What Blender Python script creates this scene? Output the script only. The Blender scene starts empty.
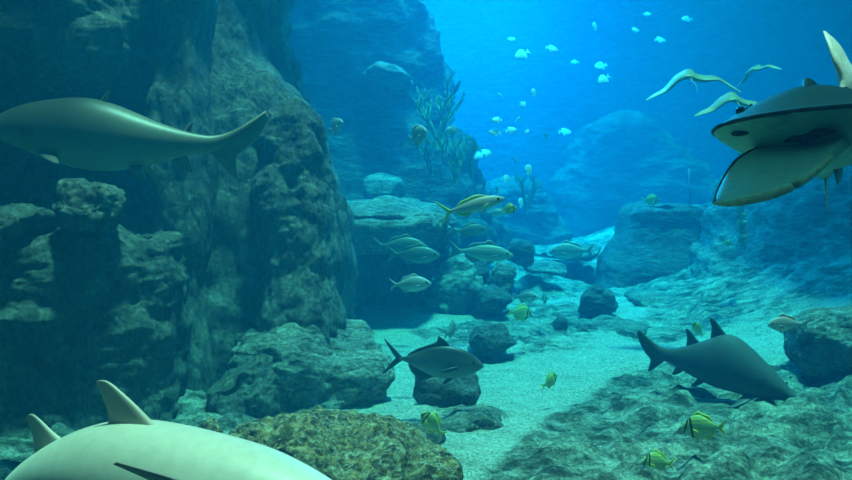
import bpy, bmesh, math, random
from math import sin, cos, pi, radians as R
from mathutils import Vector as V, Matrix, noise as NZ

random.seed(7)
S = bpy.context.scene
COL = S.collection

# ------------------------------------------------------------------ camera
F = 852.0
CZ, PITCH = 2.0, R(4.0)
CAM = V((0, 0, CZ))
FW = V((0, cos(PITCH), -sin(PITCH)))
UP = V((0, sin(PITCH), cos(PITCH)))


def at(px, py, D):
    return CAM + D * (FW + V((1, 0, 0)) * ((px - 426) / F) - UP * ((py - 240) / F))


cd = bpy.data.cameras.new('camera')
cd.sensor_width = 36
cd.lens = 36.0
cd.clip_start = 0.05
cd.clip_end = 200
cam = bpy.data.objects.new('camera', cd)
COL.objects.link(cam)
cam.location = CAM
cam.rotation_euler = (pi / 2 - PITCH, 0, 0)
S.camera = cam

# ------------------------------------------------------------------ helpers


def tag(o, label, cat, group=None):
    o['label'] = label
    o['category'] = cat
    if group:
        o['group'] = group
    return o


def link(name, me, parent=None, mats=()):
    o = bpy.data.objects.new(name, me)
    COL.objects.link(o)
    for m in mats:
        me.materials.append(m)
    if parent is not None:
        o.parent = parent
    return o


def mesh_from(verts, faces, smooth=True):
    me = bpy.data.meshes.new('m')
    me.from_pydata([tuple(v) for v in verts], [], faces)
    me.update()
    bm = bmesh.new()
    bm.from_mesh(me)
    bmesh.ops.remove_doubles(bm, verts=bm.verts, dist=1e-6)
    bmesh.ops.recalc_face_normals(bm, faces=bm.faces)
    bm.to_mesh(me)
    bm.free()
    if smooth:
        me.polygons.foreach_set('use_smooth', [True] * len(me.polygons))
    return me


def cr(p0, p1, p2, p3, t):
    return tuple(0.5 * ((2 * b) + (-a + c) * t + (2 * a - 5 * b + 4 * c - d) * t * t + (-a + 3 * b - 3 * c + d) * t ** 3)
                 for a, b, c, d in zip(p0, p1, p2, p3))


def smooth_list(st, n):
    """Catmull-Rom through tuples, n steps per span"""
    out = []
    for i in range(len(st) - 1):
        p0 = st[max(i - 1, 0)]
        p3 = st[min(i + 2, len(st) - 1)]
        for k in range(n):
            out.append(cr(p0, st[i], st[i + 1], p3, k / n))
    out.append(tuple(st[-1]))
    return out


def no_bend(v):
    return v


def arc_bend(x0, kap, droop=0.0):
    """bend everything behind x0 along an arc of curvature kap (towards +y when positive)"""
    def f(v):
        if v.x >= x0 or abs(kap) < 1e-6:
            return v
        a = (x0 - v.x) * kap
        r = 1.0 / kap
        return V((x0 - (r - v.y) * sin(a), r - (r - v.y) * cos(a), v.z - droop * (x0 - v.x) ** 2))
    return f


def loft(st, nseg=28, sub=5, bend=no_bend):
    """stations (x, zcentre, top, bottom, halfwidth, exponent) -> closed skin"""
    ss = smooth_list(st, sub)
    vs, fs = [], []
    for (x, zc, tp, bt, w, n) in ss:
        tp, bt, w = max(tp, 1e-4), max(bt, 1e-4), max(w, 1e-4)
        for k in range(nseg):
            a = 2 * pi * k / nseg
            ca, sa = cos(a), sin(a)
            y = w * math.copysign(abs(ca) ** (2 / n), ca)
            z = (tp if sa >= 0 else bt) * math.copysign(abs(sa) ** (2 / n), sa)
            vs.append(bend(V((x, y, zc + z))))
    m = len(ss)
    for i in range(m - 1):
        for k in range(nseg):
            a, b = i * nseg + k, i * nseg + (k + 1) % nseg
            fs.append((a, b, b + nseg, a + nseg))
    fs.append(tuple(range(nseg)))
    fs.append(tuple(range((m - 1) * nseg, m * nseg)))
    return mesh_from(vs, fs)


def wing(st, nc=8, sub=5, bend=no_bend):
    """stations (leading point, trailing point, thickness) -> lens-section fin"""
    flat = [tuple(a) + tuple(b) + (t,) for a, b, t in st]
    ss = smooth_list(flat, sub)
    vs, fs = [], []
    L = [V(s[0:3]) for s in ss]
    T = [V(s[3:6]) for s in ss]
    n = len(ss)
    ring = 2 * nc
    for i in range(n):
        j, k = max(i - 1, 0), min(i + 1, n - 1)
        span = (L[k] + T[k]) - (L[j] + T[j])
        ch = T[i] - L[i]
        nn = ch.cross(span)
        if nn.length < 1e-9:
            nn = V((0, 1, 0))
        nn.normalize()
        th = max(ss[i][6], 5e-4)
        for c in range(ring):
            if c <= nc:
                s, sg = c / nc, 1
            else:
                s, sg = (ring - c) / nc, -1
            prof = (max(s * (1 - s), 0) ** 0.5) * 2 * (1 - .35 * s)
            vs.append(bend(L[i] + ch * s + nn * (sg * th * 0.5 * prof)))
    for i in range(n - 1):
        for c in range(ring):
            a, b = i * ring + c, i * ring + (c + 1) % ring
            fs.append((a, b, b + ring, a + ring))
    fs.append(tuple(range(ring)))
    fs.append(tuple(range((n - 1) * ring, n * ring)))
    return mesh_from(vs, fs)


def ball(c, r, flat=(1, 1, 1), n=12, bend=no_bend):
    bm = bmesh.new()
    bmesh.ops.create_uvsphere(bm, u_segments=n, v_segments=n // 2 + 2, radius=r)
    for v in bm.verts:
        v.co = bend(V((v.co.x * flat[0] + c[0], v.co.y * flat[1] + c[1], v.co.z * flat[2] + c[2])))
    me = bpy.data.meshes.new('m')
    bm.to_mesh(me)
    bm.free()
    me.polygons.foreach_set('use_smooth', [True] * len(me.polygons))
    return me


def children(o):
    return [c for c in bpy.data.objects if c.parent is o]


def copy_tree(o, parent=None):
    c = o.copy()
    COL.objects.link(c)
    if parent is not None:
        c.parent = parent
    for ch in children(o):
        copy_tree(ch, c)
    return c


def place(o, p, yaw=0, pitch=0, roll=0, s=1.0):
    o.location = p
    o.rotation_mode = 'XYZ'
    M = Matrix.Rotation(R(yaw), 3, 'Z') @ Matrix.Rotation(R(-pitch), 3, 'Y') @ Matrix.Rotation(R(roll), 3, 'X')
    o.rotation_euler = M.to_euler('XYZ')
    o.scale = (s, s, s)


# ------------------------------------------------------------------ materials


class NT:
    def __init__(self, name):
        self.m = bpy.data.materials.new(name)
        self.m.use_nodes = True
        self.t = self.m.node_tree
        self.b = self.t.nodes['Principled BSDF']

    def n(self, typ, **kw):
        x = self.t.nodes.new(typ)
        for k, v in kw.items():
            setattr(x, k, v)
        return x

    def l(self, a, b):
        self.t.links.new(a, b)

    def noise(self, vec, scale, detail=6, rough=.6):
        x = self.n('ShaderNodeTexNoise')
        x.inputs['Scale'].default_value = scale
        x.inputs['Detail'].default_value = detail
        x.inputs['Roughness'].default_value = rough
        self.l(vec, x.inputs['Vector'])
        return x.outputs['Fac']

    def ramp(self, fac, stops):
        x = self.n('ShaderNodeValToRGB')
        e = x.color_ramp.elements
        while len(e) < len(stops):
            e.new(.5)
        for el, (p, c) in zip(e, stops):
            el.position = p
            el.color = tuple(c) + (1,) if len(c) == 3 else c
        self.l(fac, x.inputs['Fac'])
        return x.outputs['Color']

    def mix(self, fac, a, b, typ='MIX'):
        x = self.n('ShaderNodeMix', data_type='RGBA', blend_type=typ)
        for s, v in ((0, fac), (6, a), (7, b)):
            if hasattr(v, 'is_linked'):
                self.l(v, x.inputs[s])
            else:
                x.inputs[s].default_value = v if s == 0 else tuple(v) + (1,)
        return x.outputs[2]

    def math(self, op, a, b=0.0):
        x = self.n('ShaderNodeMath', operation=op)
        for i, v in enumerate((a, b)):
            if hasattr(v, 'is_linked'):
                self.l(v, x.inputs[i])
            else:
                x.inputs[i].default_value = v
        return x.outputs[0]

    def bump(self, h, strength=.5, dist=.02, prev=None):
        x = self.n('ShaderNodeBump')
        x.inputs['Strength'].default_value = strength
        x.inputs['Distance'].default_value = dist
        self.l(h, x.inputs['Height'])
        if prev is not None:
            self.l(prev, x.inputs['Normal'])
        return x.outputs['Normal']

    def done(self, col, rough=.6, normal=None, spec=.3):
        if hasattr(col, 'is_linked'):
            self.l(col, self.b.inputs['Base Color'])
        else:
            self.b.inputs['Base Color'].default_value = tuple(col) + (1,)
        self.b.inputs['Roughness'].default_value = rough
        self.b.inputs['Specular IOR Level'].default_value = spec
        if normal is not None:
            self.l(normal, self.b.inputs['Normal'])
        return self.m


def rock_mat(name, dark, mid, light, scale=1.0, spots=None, bump=1.0, crack=.4, flow=(14, -12, 25), aniso=(.55, 1.5, 2.2)):
    k = NT(name)
    pos = k.n('ShaderNodeNewGeometry').outputs['Position']
    mp = k.n('ShaderNodeMapping')
    mp.inputs['Scale'].default_value = aniso
    mp.inputs['Rotation'].default_value = tuple(R(a) for a in flow)
    k.l(pos, mp.inputs['Vector'])
    st = mp.outputs[0]
    n1 = k.noise(pos, 1.1 * scale, 8, .65)
    n2 = k.noise(st, 5.5 * scale, 8, .72)
    n3 = k.noise(pos, 26 * scale, 5, .75)
    h = k.math('ADD', k.math('MULTIPLY', n1, .35), k.math('MULTIPLY', n2, .65))
    c = k.ramp(h, [(.40, dark), (.5, mid), (.60, light)])
    c = k.mix(.75, c, k.ramp(n3, [(.40, (.3, .3, .3)), (.6, (1.15, 1.15, 1.15))]), 'MULTIPLY')
    if spots:
        sp = k.noise(pos, 7 * scale, 6, .75)
        c = k.mix(k.ramp(sp, [(.5, (0, 0, 0)), (.58, (1, 1, 1))]), c, spots)
        c = k.mix(.8, c, k.ramp(k.noise(pos, 9 * scale, 6, .75), [(.42, (.12, .14, .12)), (.56, (1.2, 1.2, 1.2))]), 'MULTIPLY')
        sq = k.noise(pos, 19 * scale, 4, .7)
        c = k.mix(k.ramp(sq, [(.57, (0, 0, 0)), (.63, (.9, .9, .9))]), c, (.75, .7, .55))
    vo = k.n('ShaderNodeTexVoronoi', feature='DISTANCE_TO_EDGE')
    vo.inputs['Scale'].default_value = 2.6 * scale
    k.l(st, vo.inputs['Vector'])
    cr_ = k.ramp(vo.outputs['Distance'], [(0, (0, 0, 0)), (.09, (1, 1, 1))])
    nm = k.bump(n2, 1.0 * bump, .22 / scale)
    nm = k.bump(n3, .9 * bump, .035 / scale, nm)
    nm = k.bump(cr_, crack * bump, .04 / scale, nm)
    return k.done(c, .85, nm, .2)


M_CLIFF = rock_mat('cliff rock', (.09, .10, .08), (.2, .2, .16), (.38, .36, .28), 1.0, aniso=(1.6, 1.6, .6), flow=(6, -4, 0))
M_ROCK = rock_mat('reef rock', (.10, .11, .09), (.36, .36, .30), (.68, .66, .55), 1.3)
M_FRONT = rock_mat('encrusted rock', (.10, .09, .05), (.34, .28, .15), (.95, .84, .55), 2.4, (.6, .4, .16), 1.4, crack=.08)
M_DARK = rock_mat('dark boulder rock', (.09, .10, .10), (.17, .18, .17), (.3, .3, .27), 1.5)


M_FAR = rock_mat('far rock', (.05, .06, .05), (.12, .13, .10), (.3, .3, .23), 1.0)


def floor_mat():
    k = NT('sand and rock floor')
    pos = k.n('ShaderNodeNewGeometry').outputs['Position']
    at_ = k.n('ShaderNodeAttribute', attribute_name='rocky').outputs['Fac']
    n1 = k.noise(pos, 1.3, 7, .62)
    mp = k.n('ShaderNodeMapping')
    mp.inputs['Scale'].default_value = (.6, 1.5, 1.6)
    mp.inputs['Rotation'].default_value = (0, R(-10), R(28))
    k.l(pos, mp.inputs['Vector'])
    n2 = k.noise(mp.outputs[0], 5, 8, .72)
    n3 = k.noise(pos, 38, 4, .8)
    sand = k.ramp(n2, [(.3, (.52, .50, .42)), (.55, (.74, .72, .62)), (.75, (.86, .84, .75))])
    sand = k.mix(.8, sand, k.ramp(n3, [(.42, (.35, .35, .35)), (.56, (1.1, 1.1, 1.1))]), 'MULTIPLY')
    rock = k.ramp(n2, [(.4, (.08, .085, .065)), (.5, (.33, .33, .27)), (.6, (.72, .70, .58))])
    rock = k.mix(.75, rock, k.ramp(n3, [(.42, (.3, .3, .3)), (.58, (1.1, 1.1, 1.1))]), 'MULTIPLY')
    f = k.math('ADD', at_, k.math('MULTIPLY', k.math('SUBTRACT', n1, .5), 1.6))
    c = k.mix(k.ramp(f, [(.4, (0, 0, 0)), (.62, (1, 1, 1))]), sand, rock)
    nm = k.bump(n2, .9, .14)
    nm = k.bump(n3, .9, .03, nm)
    return k.done(c, .9, nm, .15)


M_FLOOR = floor_mat()


def skin_mat(name, back, belly, z0, z1, blotch=None, rough=.45, bscale=5, stripes=None, bars=None, nscale=60, mott=.25):
    """fish skin: colour runs from belly (z0) to back (z1) in the animal's own coordinates"""
    k = NT(name)
    co = k.n('ShaderNodeTexCoord').outputs['Object']
    sp = k.n('ShaderNodeSeparateXYZ')
    k.l(co, sp.inputs[0])
    n1 = k.noise(co, bscale, 4, .6)
    h = k.math('ADD', sp.outputs['Z'], k.math('MULTIPLY', k.math('SUBTRACT', n1, .5), .35 * (z1 - z0)))
    mr = k.n('ShaderNodeMapRange')
    mr.inputs['From Min'].default_value = z0
    mr.inputs['From Max'].default_value = z1
    k.l(h, mr.inputs['Value'])
    c = k.mix(mr.outputs[0], belly, back)
    n2 = k.noise(co, nscale, 3, .7)
    c = k.mix(mott, c, k.ramp(n2, [(.3, (.3, .3, .3)), (.6, (1, 1, 1))]), 'MULTIPLY')
    if stripes:                                     # lengthwise stripes (colour, frequency, z low, z high)
        colr, fr = stripes
        w = k.math('SINE', k.math('MULTIPLY', sp.outputs['Z'], fr))
        c = k.mix(k.ramp(w, [(.45, (0, 0, 0)), (.6, (1, 1, 1))]), c, colr)
    if bars:                                        # upright dark bars [(x, halfwidth)]
        for x, hw, colr, slant in bars:
            u = k.math('ADD', sp.outputs['X'], k.math('MULTIPLY', sp.outputs['Z'], slant))
            d = k.math('ABSOLUTE', k.math('SUBTRACT', u, x))
            c = k.mix(k.math('LESS_THAN', d, hw), c, colr)
    if blotch:
        n3 = k.noise(co, blotch[1], 3, .5)
        c = k.mix(k.ramp(n3, [(blotch[2], (0, 0, 0)), (blotch[2] + .08, (1, 1, 1))]), c, blotch[0])
    nm = k.bump(n2, .12, .004)
    return k.done(c, rough, nm, .4)


def plain(name, c, rough=.5, spec=.4, var=.25, scale=30):
    k = NT(name)
    co = k.n('ShaderNodeTexCoord').outputs['Object']
    n = k.noise(co, scale, 3, .6)
    a = tuple(x * (1 - var) for x in c)
    return k.done(k.ramp(n, [(.35, a), (.65, c)]), rough, None, spec)


M_EYE = plain('fish eye black', (.01, .01, .012), .15, .6, .0)
M_SLIT = plain('dark slit', (.035, .04, .04), .7, .2, .3)

# ------------------------------------------------------------------ rock builders


def crag_noise(p, fr, seed, strata=.3):
    q = V((p.x * fr + seed * 7.3, p.y * fr - seed * 3.1, p.z * fr * 1.25 + seed * 1.7))
    a = NZ.fractal(q, .9, 2.1, 6)
    d = NZ.voronoi(q * .9)[0]
    c = (d[1] - d[0])
    s = NZ.noise(V((q.x * .35, q.y * .35, q.z * 2.6 + q.x * .5)))
    u = V((q.x * 1.6 + q.z * .7, q.y * 1.6, q.z * 3.6 - q.x * .9))
    b = (1 - 2 * abs(NZ.noise(u))) * .16 + (1 - 2 * abs(NZ.noise(u * 2.3))) * .085 + NZ.fractal(q * 6, .7, 2.1, 4) * .10
    e = NZ.voronoi(q * 2.6)[0]
    return a * .7 + (min(c, .5) - .25) * .8 + (min(e[1] - e[0], .4) - .2) * .28 + s * strata + b


def displace(me, amp, fr, seed, strata=.3, zs=1.0):
    nr = [v.normal.copy() for v in me.vertices]
    for v, n in zip(me.vertices, nr):
        v.co = v.co + n * (amp * crag_noise(V((v.co.x, v.co.y, v.co.z * zs)), fr, seed, strata))
    me.update()


def crag(name, levels, D, thick, seed, mat, amp=.25, fr=1.0, nv=10, nu=110, label=None, cat='rock', group=None, ex=3.0, dome=.25, kind=None, strata=.3, zs=1.0):
    """upright rock mass: levels (py, px left, px right, depth offset) from top to foot, front face at depth D, its own thickness"""
    rows = []
    for lv in levels:
        py, xl, xr = lv[:3]
        d = D + (lv[3] if len(lv) > 3 else 0)
        a, b = at(xl, py, d + thick * .4), at(xr, py, d + thick * .4)
        c = at((xl + xr) / 2, py, d)
        rows.append((a.x, b.x, c.y, c.z))
    rows = smooth_list(rows, nv)
    xl, xr, yf, z = rows[0]
    top = [(f, dz) for f, dz in ((.02, 1), (.3, .96), (.6, .8), (.85, .45))]
    hh = (xr - xl) * .5 * dome
    cap = [((xl + xr) / 2 - (xr - xl) / 2 * f, (xl + xr) / 2 + (xr - xl) / 2 * f, yf, z + hh * dz, f) for f, dz in top]
    rows = smooth_list(cap + [r + (1.0,) for r in rows], 3 if len(rows) < 80 else 1)
    vs, fs = [], []
    for (xl, xr, yf, z, f) in rows:
        cx, hw = (xl + xr) / 2, max((xr - xl) / 2, .002)
        for k in range(nu):
            a = 2 * pi * k / nu
            ca, sa = cos(a), sin(a)
            vs.append(V((cx + hw * math.copysign(abs(ca) ** (2 / ex), ca),
                         yf + thick + thick * f * math.copysign(abs(sa) ** (2 / ex), sa), z)))
    m = len(rows)
    for i in range(m - 1):
        for k in range(nu):
            a, b = i * nu + k, i * nu + (k + 1) % nu
            fs.append((a, b, b + nu, a + nu))
    fs.append(tuple(range(nu)))
    fs.append(tuple(range((m - 1) * nu, m * nu)))
    me = mesh_from(vs, fs)
    displace(me, amp, fr, seed, strata, zs)
    o = link(name, me, None, [mat])
    if kind:
        o['kind'] = kind
    else:
        tag(o, label, cat, group)
    return o


def boulder(name, c, rad, seed, mat, label, amp=.2, fr=1.6, sq=2.6, det=5, rot=0, tilt=0, group=None, cat='rock', strata=.3):
    """blocky superellipsoid boulder broken up by noise; c is its middle"""
    bm = bmesh.new()
    bmesh.ops.create_icosphere(bm, subdivisions=det, radius=1)
    rx, ry, rz = rad
    M = Matrix.Rotation(R(rot), 3, 'Z') @ Matrix.Rotation(R(tilt), 3, 'Y')
    rnd = random.Random(seed)
    cuts = []
    for _ in range(11):
        n_ = V((rnd.gauss(0, 1), rnd.gauss(0, 1), rnd.gauss(.1, .7))).normalized()
        cuts.append((n_, rnd.uniform(.72, .98)))
    for v in bm.verts:
        p = v.co
        k = (abs(p.x) ** sq + abs(p.y) ** sq + abs(p.z) ** sq) ** (-1 / sq)
        p = p * k
        for n_, d_ in cuts:
            e = p.dot(n_) - d_
            if e > 0:
                p = p - n_ * (e * .9)
        v.co = M @ V((p.x * rx, p.y * ry, p.z * rz)) + V(c)
    me = bpy.data.meshes.new('m')
    bm.to_mesh(me)
    bm.free()
    me.polygons.foreach_set('use_smooth', [True] * len(me.polygons))
    me.update()
    displace(me, amp, fr, seed, strata)
    o = link(name, me, None, [mat])
    tag(o, label, cat, group)
    return o


# ------------------------------------------------------------------ floor
FT = [(-2, .1), (3, .12), (5, .2), (7, .17), (10, .12), (13, .26), (15, .42), (18, .52), (20, .5), (23, .1), (26, -.5), (34, -.9)]


def base_z(y):
    for (a, za), (b, zb) in zip(FT, FT[1:]):
        if y <= b:
            t = max(0, min(1, (y - a) / (b - a)))
            t = t * t * (3 - 2 * t)
            return za + (zb - za) * t
    return FT[-1][1]


def sstep(a, b, x):
    t = max(0., min(1., (x - a) / (b - a)))
    return t * t * (3 - 2 * t)


def rockiness(x, y):
    """0 on open sand, 1 on bare ledges"""
    r = 0.0
    e = x - (0.0 + (y - 4.8) * .48)                 # ledge running away from the window on the right
    r = max(r, sstep(-.1, .5, e) * sstep(9.3, 7.9, y))
    r = max(r, .5 * sstep(2.0, 3.2, x - (y - 10) * .12) * sstep(8.5, 11, y))
    r = max(r, .8 * sstep(-.6, -1.6, x) * sstep(11, 9, y))
    r = max(r, (.8 - .4 * sstep(1.5, 3, x)) * sstep(10.5, 14, y))
    r = max(r, .6 * sstep(.25, .6, NZ.noise(V((x * .7, y * .5, 4.4))) + .15 * (y - 8)) * sstep(8, 10, y))
    r = max(r, .8 * math.exp(-((x - 1.4) / 1.0) ** 2 - ((y - 12.0) / .9) ** 2))
    r = max(r, .55 * sstep(.2, .5, NZ.noise(V((x * .9, y * .9, 7.7)))) * sstep(5.5, 6.5, y))
    r = max(r, .9 * math.exp(-((x - .35) / .42) ** 2 - ((y - 6.6) / .5) ** 2))
    return r


def floor_z(x, y):
    z = base_z(y)
    z += .14 * NZ.noise(V((x * .45, y * .45, 3.3))) + .05 * NZ.noise(V((x * 1.3, y * 1.3, 9.1)))
    z += sstep(3.0, 6.5, x) * .9 + sstep(-3.5, -7, x) * .5
    z -= .35 * math.exp(-((x - 3.3) / 1.3) ** 2 - ((y - 15) / 1.6) ** 2)
    return z


def build_floor():
    x0, x1, st = -10.95, 10.95, .048
    nx = int((x1 - x0) / st)
    ys = [1.2]
    while ys[-1] < 30.4:
        ys.append(ys[-1] + .012 + .0062 * ys[-1])
    ny = len(ys) - 1
    vs, rk = [], []
    for j in range(ny + 1):
        y = ys[j]
        for i in range(nx + 1):
            x = x0 + (x1 - x0) * i / nx
            z = floor_z(x, y)
            r = rockiness(x, y)
            if abs(x) < y * .62 + 1.2 and y < 23:
                u, w = x * .8 + y * .6, -x * .6 + y * .8
                q = V((u * .8, w * 1.7, 2.2))
                rd = 1 - abs(NZ.noise(q)) * 2
                rd2 = 1 - abs(NZ.noise(q * 2.3 + V((3, 1, 7)))) * 2
                tb = NZ.fractal(V((x * 3.2, y * 3.2, 5)), .9, 2, 4)
                rd3 = 1 - abs(NZ.noise(q * 5.1 + V((1, 8, 2)))) * 2
                z += r * (-.16 + .13 * rd + .085 * rd2 + .045 * rd3 + .06 * tb) + .012 * tb
            vs.append((x, y, z))
            rk.append(r)
    fs = [(j * (nx + 1) + i, j * (nx + 1) + i + 1, (j + 1) * (nx + 1) + i + 1, (j + 1) * (nx + 1) + i)
          for j in range(ny) for i in range(nx)]
    me = bpy.data.meshes.new('m')
    me.from_pydata(vs, [], fs)
    at_ = me.attributes.new('rocky', 'FLOAT', 'POINT')
    at_.data.foreach_set('value', rk)
    me.polygons.foreach_set('use_smooth', [True] * len(me.polygons))
    o = link('floor', me, None, [M_FLOOR])
    o['kind'] = 'structure'


build_floor()


def slab(name, lo, hi, mat):
    bm = bmesh.new()
    bmesh.ops.create_cube(bm, size=1)
    for v in bm.verts:
        v.co = V([lo[i] if v.co[i] < 0 else hi[i] for i in range(3)])
    me = bpy.data.meshes.new('m')
    bm.to_mesh(me)
    bm.free()
    o = link(name, me, None, [mat])
    o['kind'] = 'structure'
    return o


M_BACK = rock_mat('tank wall', (.10, .16, .2), (.14, .22, .27), (.2, .3, .34), .5)
TOP = 7.85
slab('wall_back', (-13, 27.6, -1.2), (13, 28.1, TOP + .6), M_BACK)
slab('wall_right', (11, -.6, -1.2), (11.5, 31, TOP + .6), M_BACK)
slab('wall_left', (-11.5, -.6, -1.2), (-11, 31, TOP + .6), M_BACK)

# ------------------------------------------------------------------ big rocks
# cliff on the left
crag('cliff', [(-330, 118, 318), (-150, 122, 312, .3), (-40, 128, 268, .3), (40, 140, 272, .2), (100, 148, 300, -.1), (150, 150, 318, -.3), (220, 148, 334, -.5), (300, 150, 332, -.6), (380, 146, 330, -.7), (470, 140, 330, -.8)],
     8.2, 1.5, 3, M_CLIFF, amp=.26, fr=.9, nv=14, nu=150, label='tall grey rock pillar rising out of the picture above the mossy boulder', strata=.12, zs=.4)
crag('rock_spire', [(-330, 150, 204), (-60, 146, 206), (40, 152, 200, .05), (110, 146, 204), (200, 150, 210, -.1), (290, 148, 206, -.15), (420, 144, 212, -.3)],
     7.55, .34, 4, M_CLIFF, amp=.12, fr=1.5, nv=14, nu=90, label='slim upright rock column at the shadowed corner of the tall pillar', strata=.1, zs=.45)
crag('rock_buttress', [(104, 282, 306, .1), (116, 268, 316), (150, 262, 322, -.1), (210, 258, 334, -.2), (300, 254, 333, -.3), (420, 250, 332, -.5)],
     7.5, .5, 6, M_CLIFF, amp=.14, fr=1.4, nv=14, nu=110, label='rounded rock buttress leaning against the tall pillar beside the cave', dome=.3, strata=.1, zs=.6)
crag('rock_cliff', [(-420, -420, 140), (-150, -420, 150), (0, -420, 150), (100, -420, 150), (200, -420, 155), (330, -420, 160), (470, -420, 160)],
     9.0, 1.6, 5, M_CLIFF, amp=.45, fr=.7, nv=14, nu=150, label='dark sheer rock face behind the olive-grey shark, between the overhang and the shelf', strata=.2)
crag('rock_ledge', [(-260, -300, 118), (-100, -300, 120), (0, -300, 124), (38, -300, 128), (62, -300, 122, .2), (85, -300, 96, .6)],
     6.9, 1.3, 8, M_CLIFF, amp=.22, fr=1.0, nv=12, nu=130, label='dark rock overhang jutting out above the grey shark', dome=.05)
crag('rock_outcrop', [(243, -330, 134, .5), (250, -330, 146, .1), (290, -330, 152), (370, -330, 150), (480, -330, 150), (560, -330, 150)],
     5.9, 1.0, 11, M_CLIFF, amp=.14, fr=1.2, nv=12, nu=140, label='dark blocky rock shelf below the grey shark, carrying two small boulders', dome=.02)
# rocks beyond, in the haze
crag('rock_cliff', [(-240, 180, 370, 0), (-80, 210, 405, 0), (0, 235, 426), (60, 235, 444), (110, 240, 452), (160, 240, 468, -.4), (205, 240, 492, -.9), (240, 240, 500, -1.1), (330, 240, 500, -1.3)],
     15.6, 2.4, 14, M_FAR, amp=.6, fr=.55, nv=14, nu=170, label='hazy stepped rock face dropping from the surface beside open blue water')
crag('rock_ledge', [(216, 318, 440, .3), (222, 308, 452), (236, 308, 450, .1), (252, 310, 436, .6)],
     10.6, 1.6, 17, M_ROCK, amp=.14, fr=1.4, nv=14, nu=150, label='pale rock ledge roofing over the dark cave hollow', dome=.12)
crag('rock_cliff', [(236, 300, 428), (300, 300, 430), (380, 300, 440)],
     12.2, .6, 19, M_CLIFF, amp=.2, fr=1.0, nv=20, nu=110, label='rock wall at the back of the dark cave hollow')
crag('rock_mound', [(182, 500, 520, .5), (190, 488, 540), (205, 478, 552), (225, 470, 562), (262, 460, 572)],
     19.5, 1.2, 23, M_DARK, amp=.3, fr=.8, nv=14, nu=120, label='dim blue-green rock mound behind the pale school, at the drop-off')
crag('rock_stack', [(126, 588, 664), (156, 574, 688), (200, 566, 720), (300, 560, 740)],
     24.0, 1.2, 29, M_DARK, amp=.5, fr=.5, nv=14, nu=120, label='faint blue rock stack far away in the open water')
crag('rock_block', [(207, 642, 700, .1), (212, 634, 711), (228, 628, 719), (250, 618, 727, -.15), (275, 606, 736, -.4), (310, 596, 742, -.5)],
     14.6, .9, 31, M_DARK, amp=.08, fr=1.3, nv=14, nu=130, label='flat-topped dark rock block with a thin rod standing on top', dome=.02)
crag('rock_slope', [(176, 770, 1100, .9), (198, 752, 1100, .7), (235, 738, 1100, .5), (270, 728, 1100, .1), (310, 722, 1100, -.5), (345, 716, 1100, -1.2), (400, 700, 1100, -1.8)],
     11.6, 2.0, 37, M_ROCK, amp=.3, fr=.9, nv=14, nu=170, label='wide rock slope below the pale-bellied guitarfish')

# boulders: (name, px, py, depth, half width px, half height px, depth radius m, seed, material, label)


def bl(name, px, py, D, hw, hh, ry, seed, mat, label, amp=.5, fr=None, **kw):
    c = at(px, py, D + ry * .6)
    k = (D + ry * .6) / F
    rx, rz = hw * k, hh * k
    s = min(rx, rz)
    return boulder(name, c, (rx, ry, rz), seed, mat, label, amp * 1.35 * s, fr or 1.0 / s ** .8, **kw)


bl('boulder', 330, 474, 4.3, 122, 54, .62, 41, M_FRONT, 'large brown encrusted rock just beyond the snout of the pale shark', amp=.28, fr=2.4, det=7, tilt=5)
bl('boulder', 206, 440, 4.6, 16, 20, .12, 42, M_FRONT, 'small tan rock knob peeping over the back of the pale shark', amp=.25)
bl('boulder', 306, 384, 7.0, 92, 58, .8, 43, M_ROCK, 'big rounded mossy boulder at the foot of the rock pillar', amp=.24, fr=1.6, det=6)
bl('boulder', 254, 400, 6.7, 40, 50, .5, 143, M_CLIFF, 'shaded rock shoulder between the rock pillar and the big mossy boulder', amp=.24, fr=1.6, det=6)
bl('boulder', 92, 208, 6.0, 34, 24, .3, 44, M_CLIFF, 'jagged pale-edged boulder on top of the dark rock shelf', amp=.35, det=5)
bl('boulder', 22, 222, 6.0, 32, 16, .35, 45, M_CLIFF, 'low dark boulder on the rock shelf at the picture edge', amp=.3, det=5)
bl('boulder', 494, 339, 9.2, 23, 13, .3, 46, M_DARK, 'lone rounded boulder with a notched top on pale sand', amp=.3, det=5)
bl('boulder', 446, 388, 6.9, 35, 20, .3, 47, M_DARK, 'dark round boulder directly under the dark-backed jack', amp=.15, det=5)
bl('boulder', 468, 424, 6.2, 38, 17, .35, 48, M_ROCK, 'flat sloping slab of rock in front of the dark round boulder', amp=.25, det=5, tilt=-8)
bl('boulder', 428, 442, 5.8, 18, 18, .25, 148, M_DARK, 'small dark boulder beneath the lone upright yellow porkfish', amp=.25, det=5)
bl('boulder', 596, 302, 11.8, 17, 15, .3, 49, M_DARK, 'dark angular boulder on the sand beside flat ledges', amp=.35, det=5)
bl('boulder', 560, 326, 10.8, 8, 10, .12, 50, M_DARK, 'small dark egg-shaped stone standing on the sand', amp=.15, det=4)
bl('boulder', 578, 336, 10.5, 10, 6, .15, 150, M_ROCK, 'low flat stone next to the dark egg-shaped stone', amp=.2, det=4)
bl('boulder', 455, 290, 11.6, 26, 30, .5, 51, M_ROCK, 'tall lumpy boulder at the mouth of the dark cave hollow', amp=.3, det=5)
bl('boulder', 446, 262, 12.2, 13, 15, .3, 52, M_DARK, 'dark block at the back of the rock pile by the cave', amp=.2, det=4)
bl('boulder', 476, 272, 11.9, 14, 14, .3, 53, M_DARK, 'dark round rock in the middle of the rock pile', amp=.25, det=4)
bl('boulder', 500, 282, 11.6, 13, 20, .3, 54, M_ROCK, 'upright rock at the sandy end of the rock pile', amp=.3, det=4)
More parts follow.
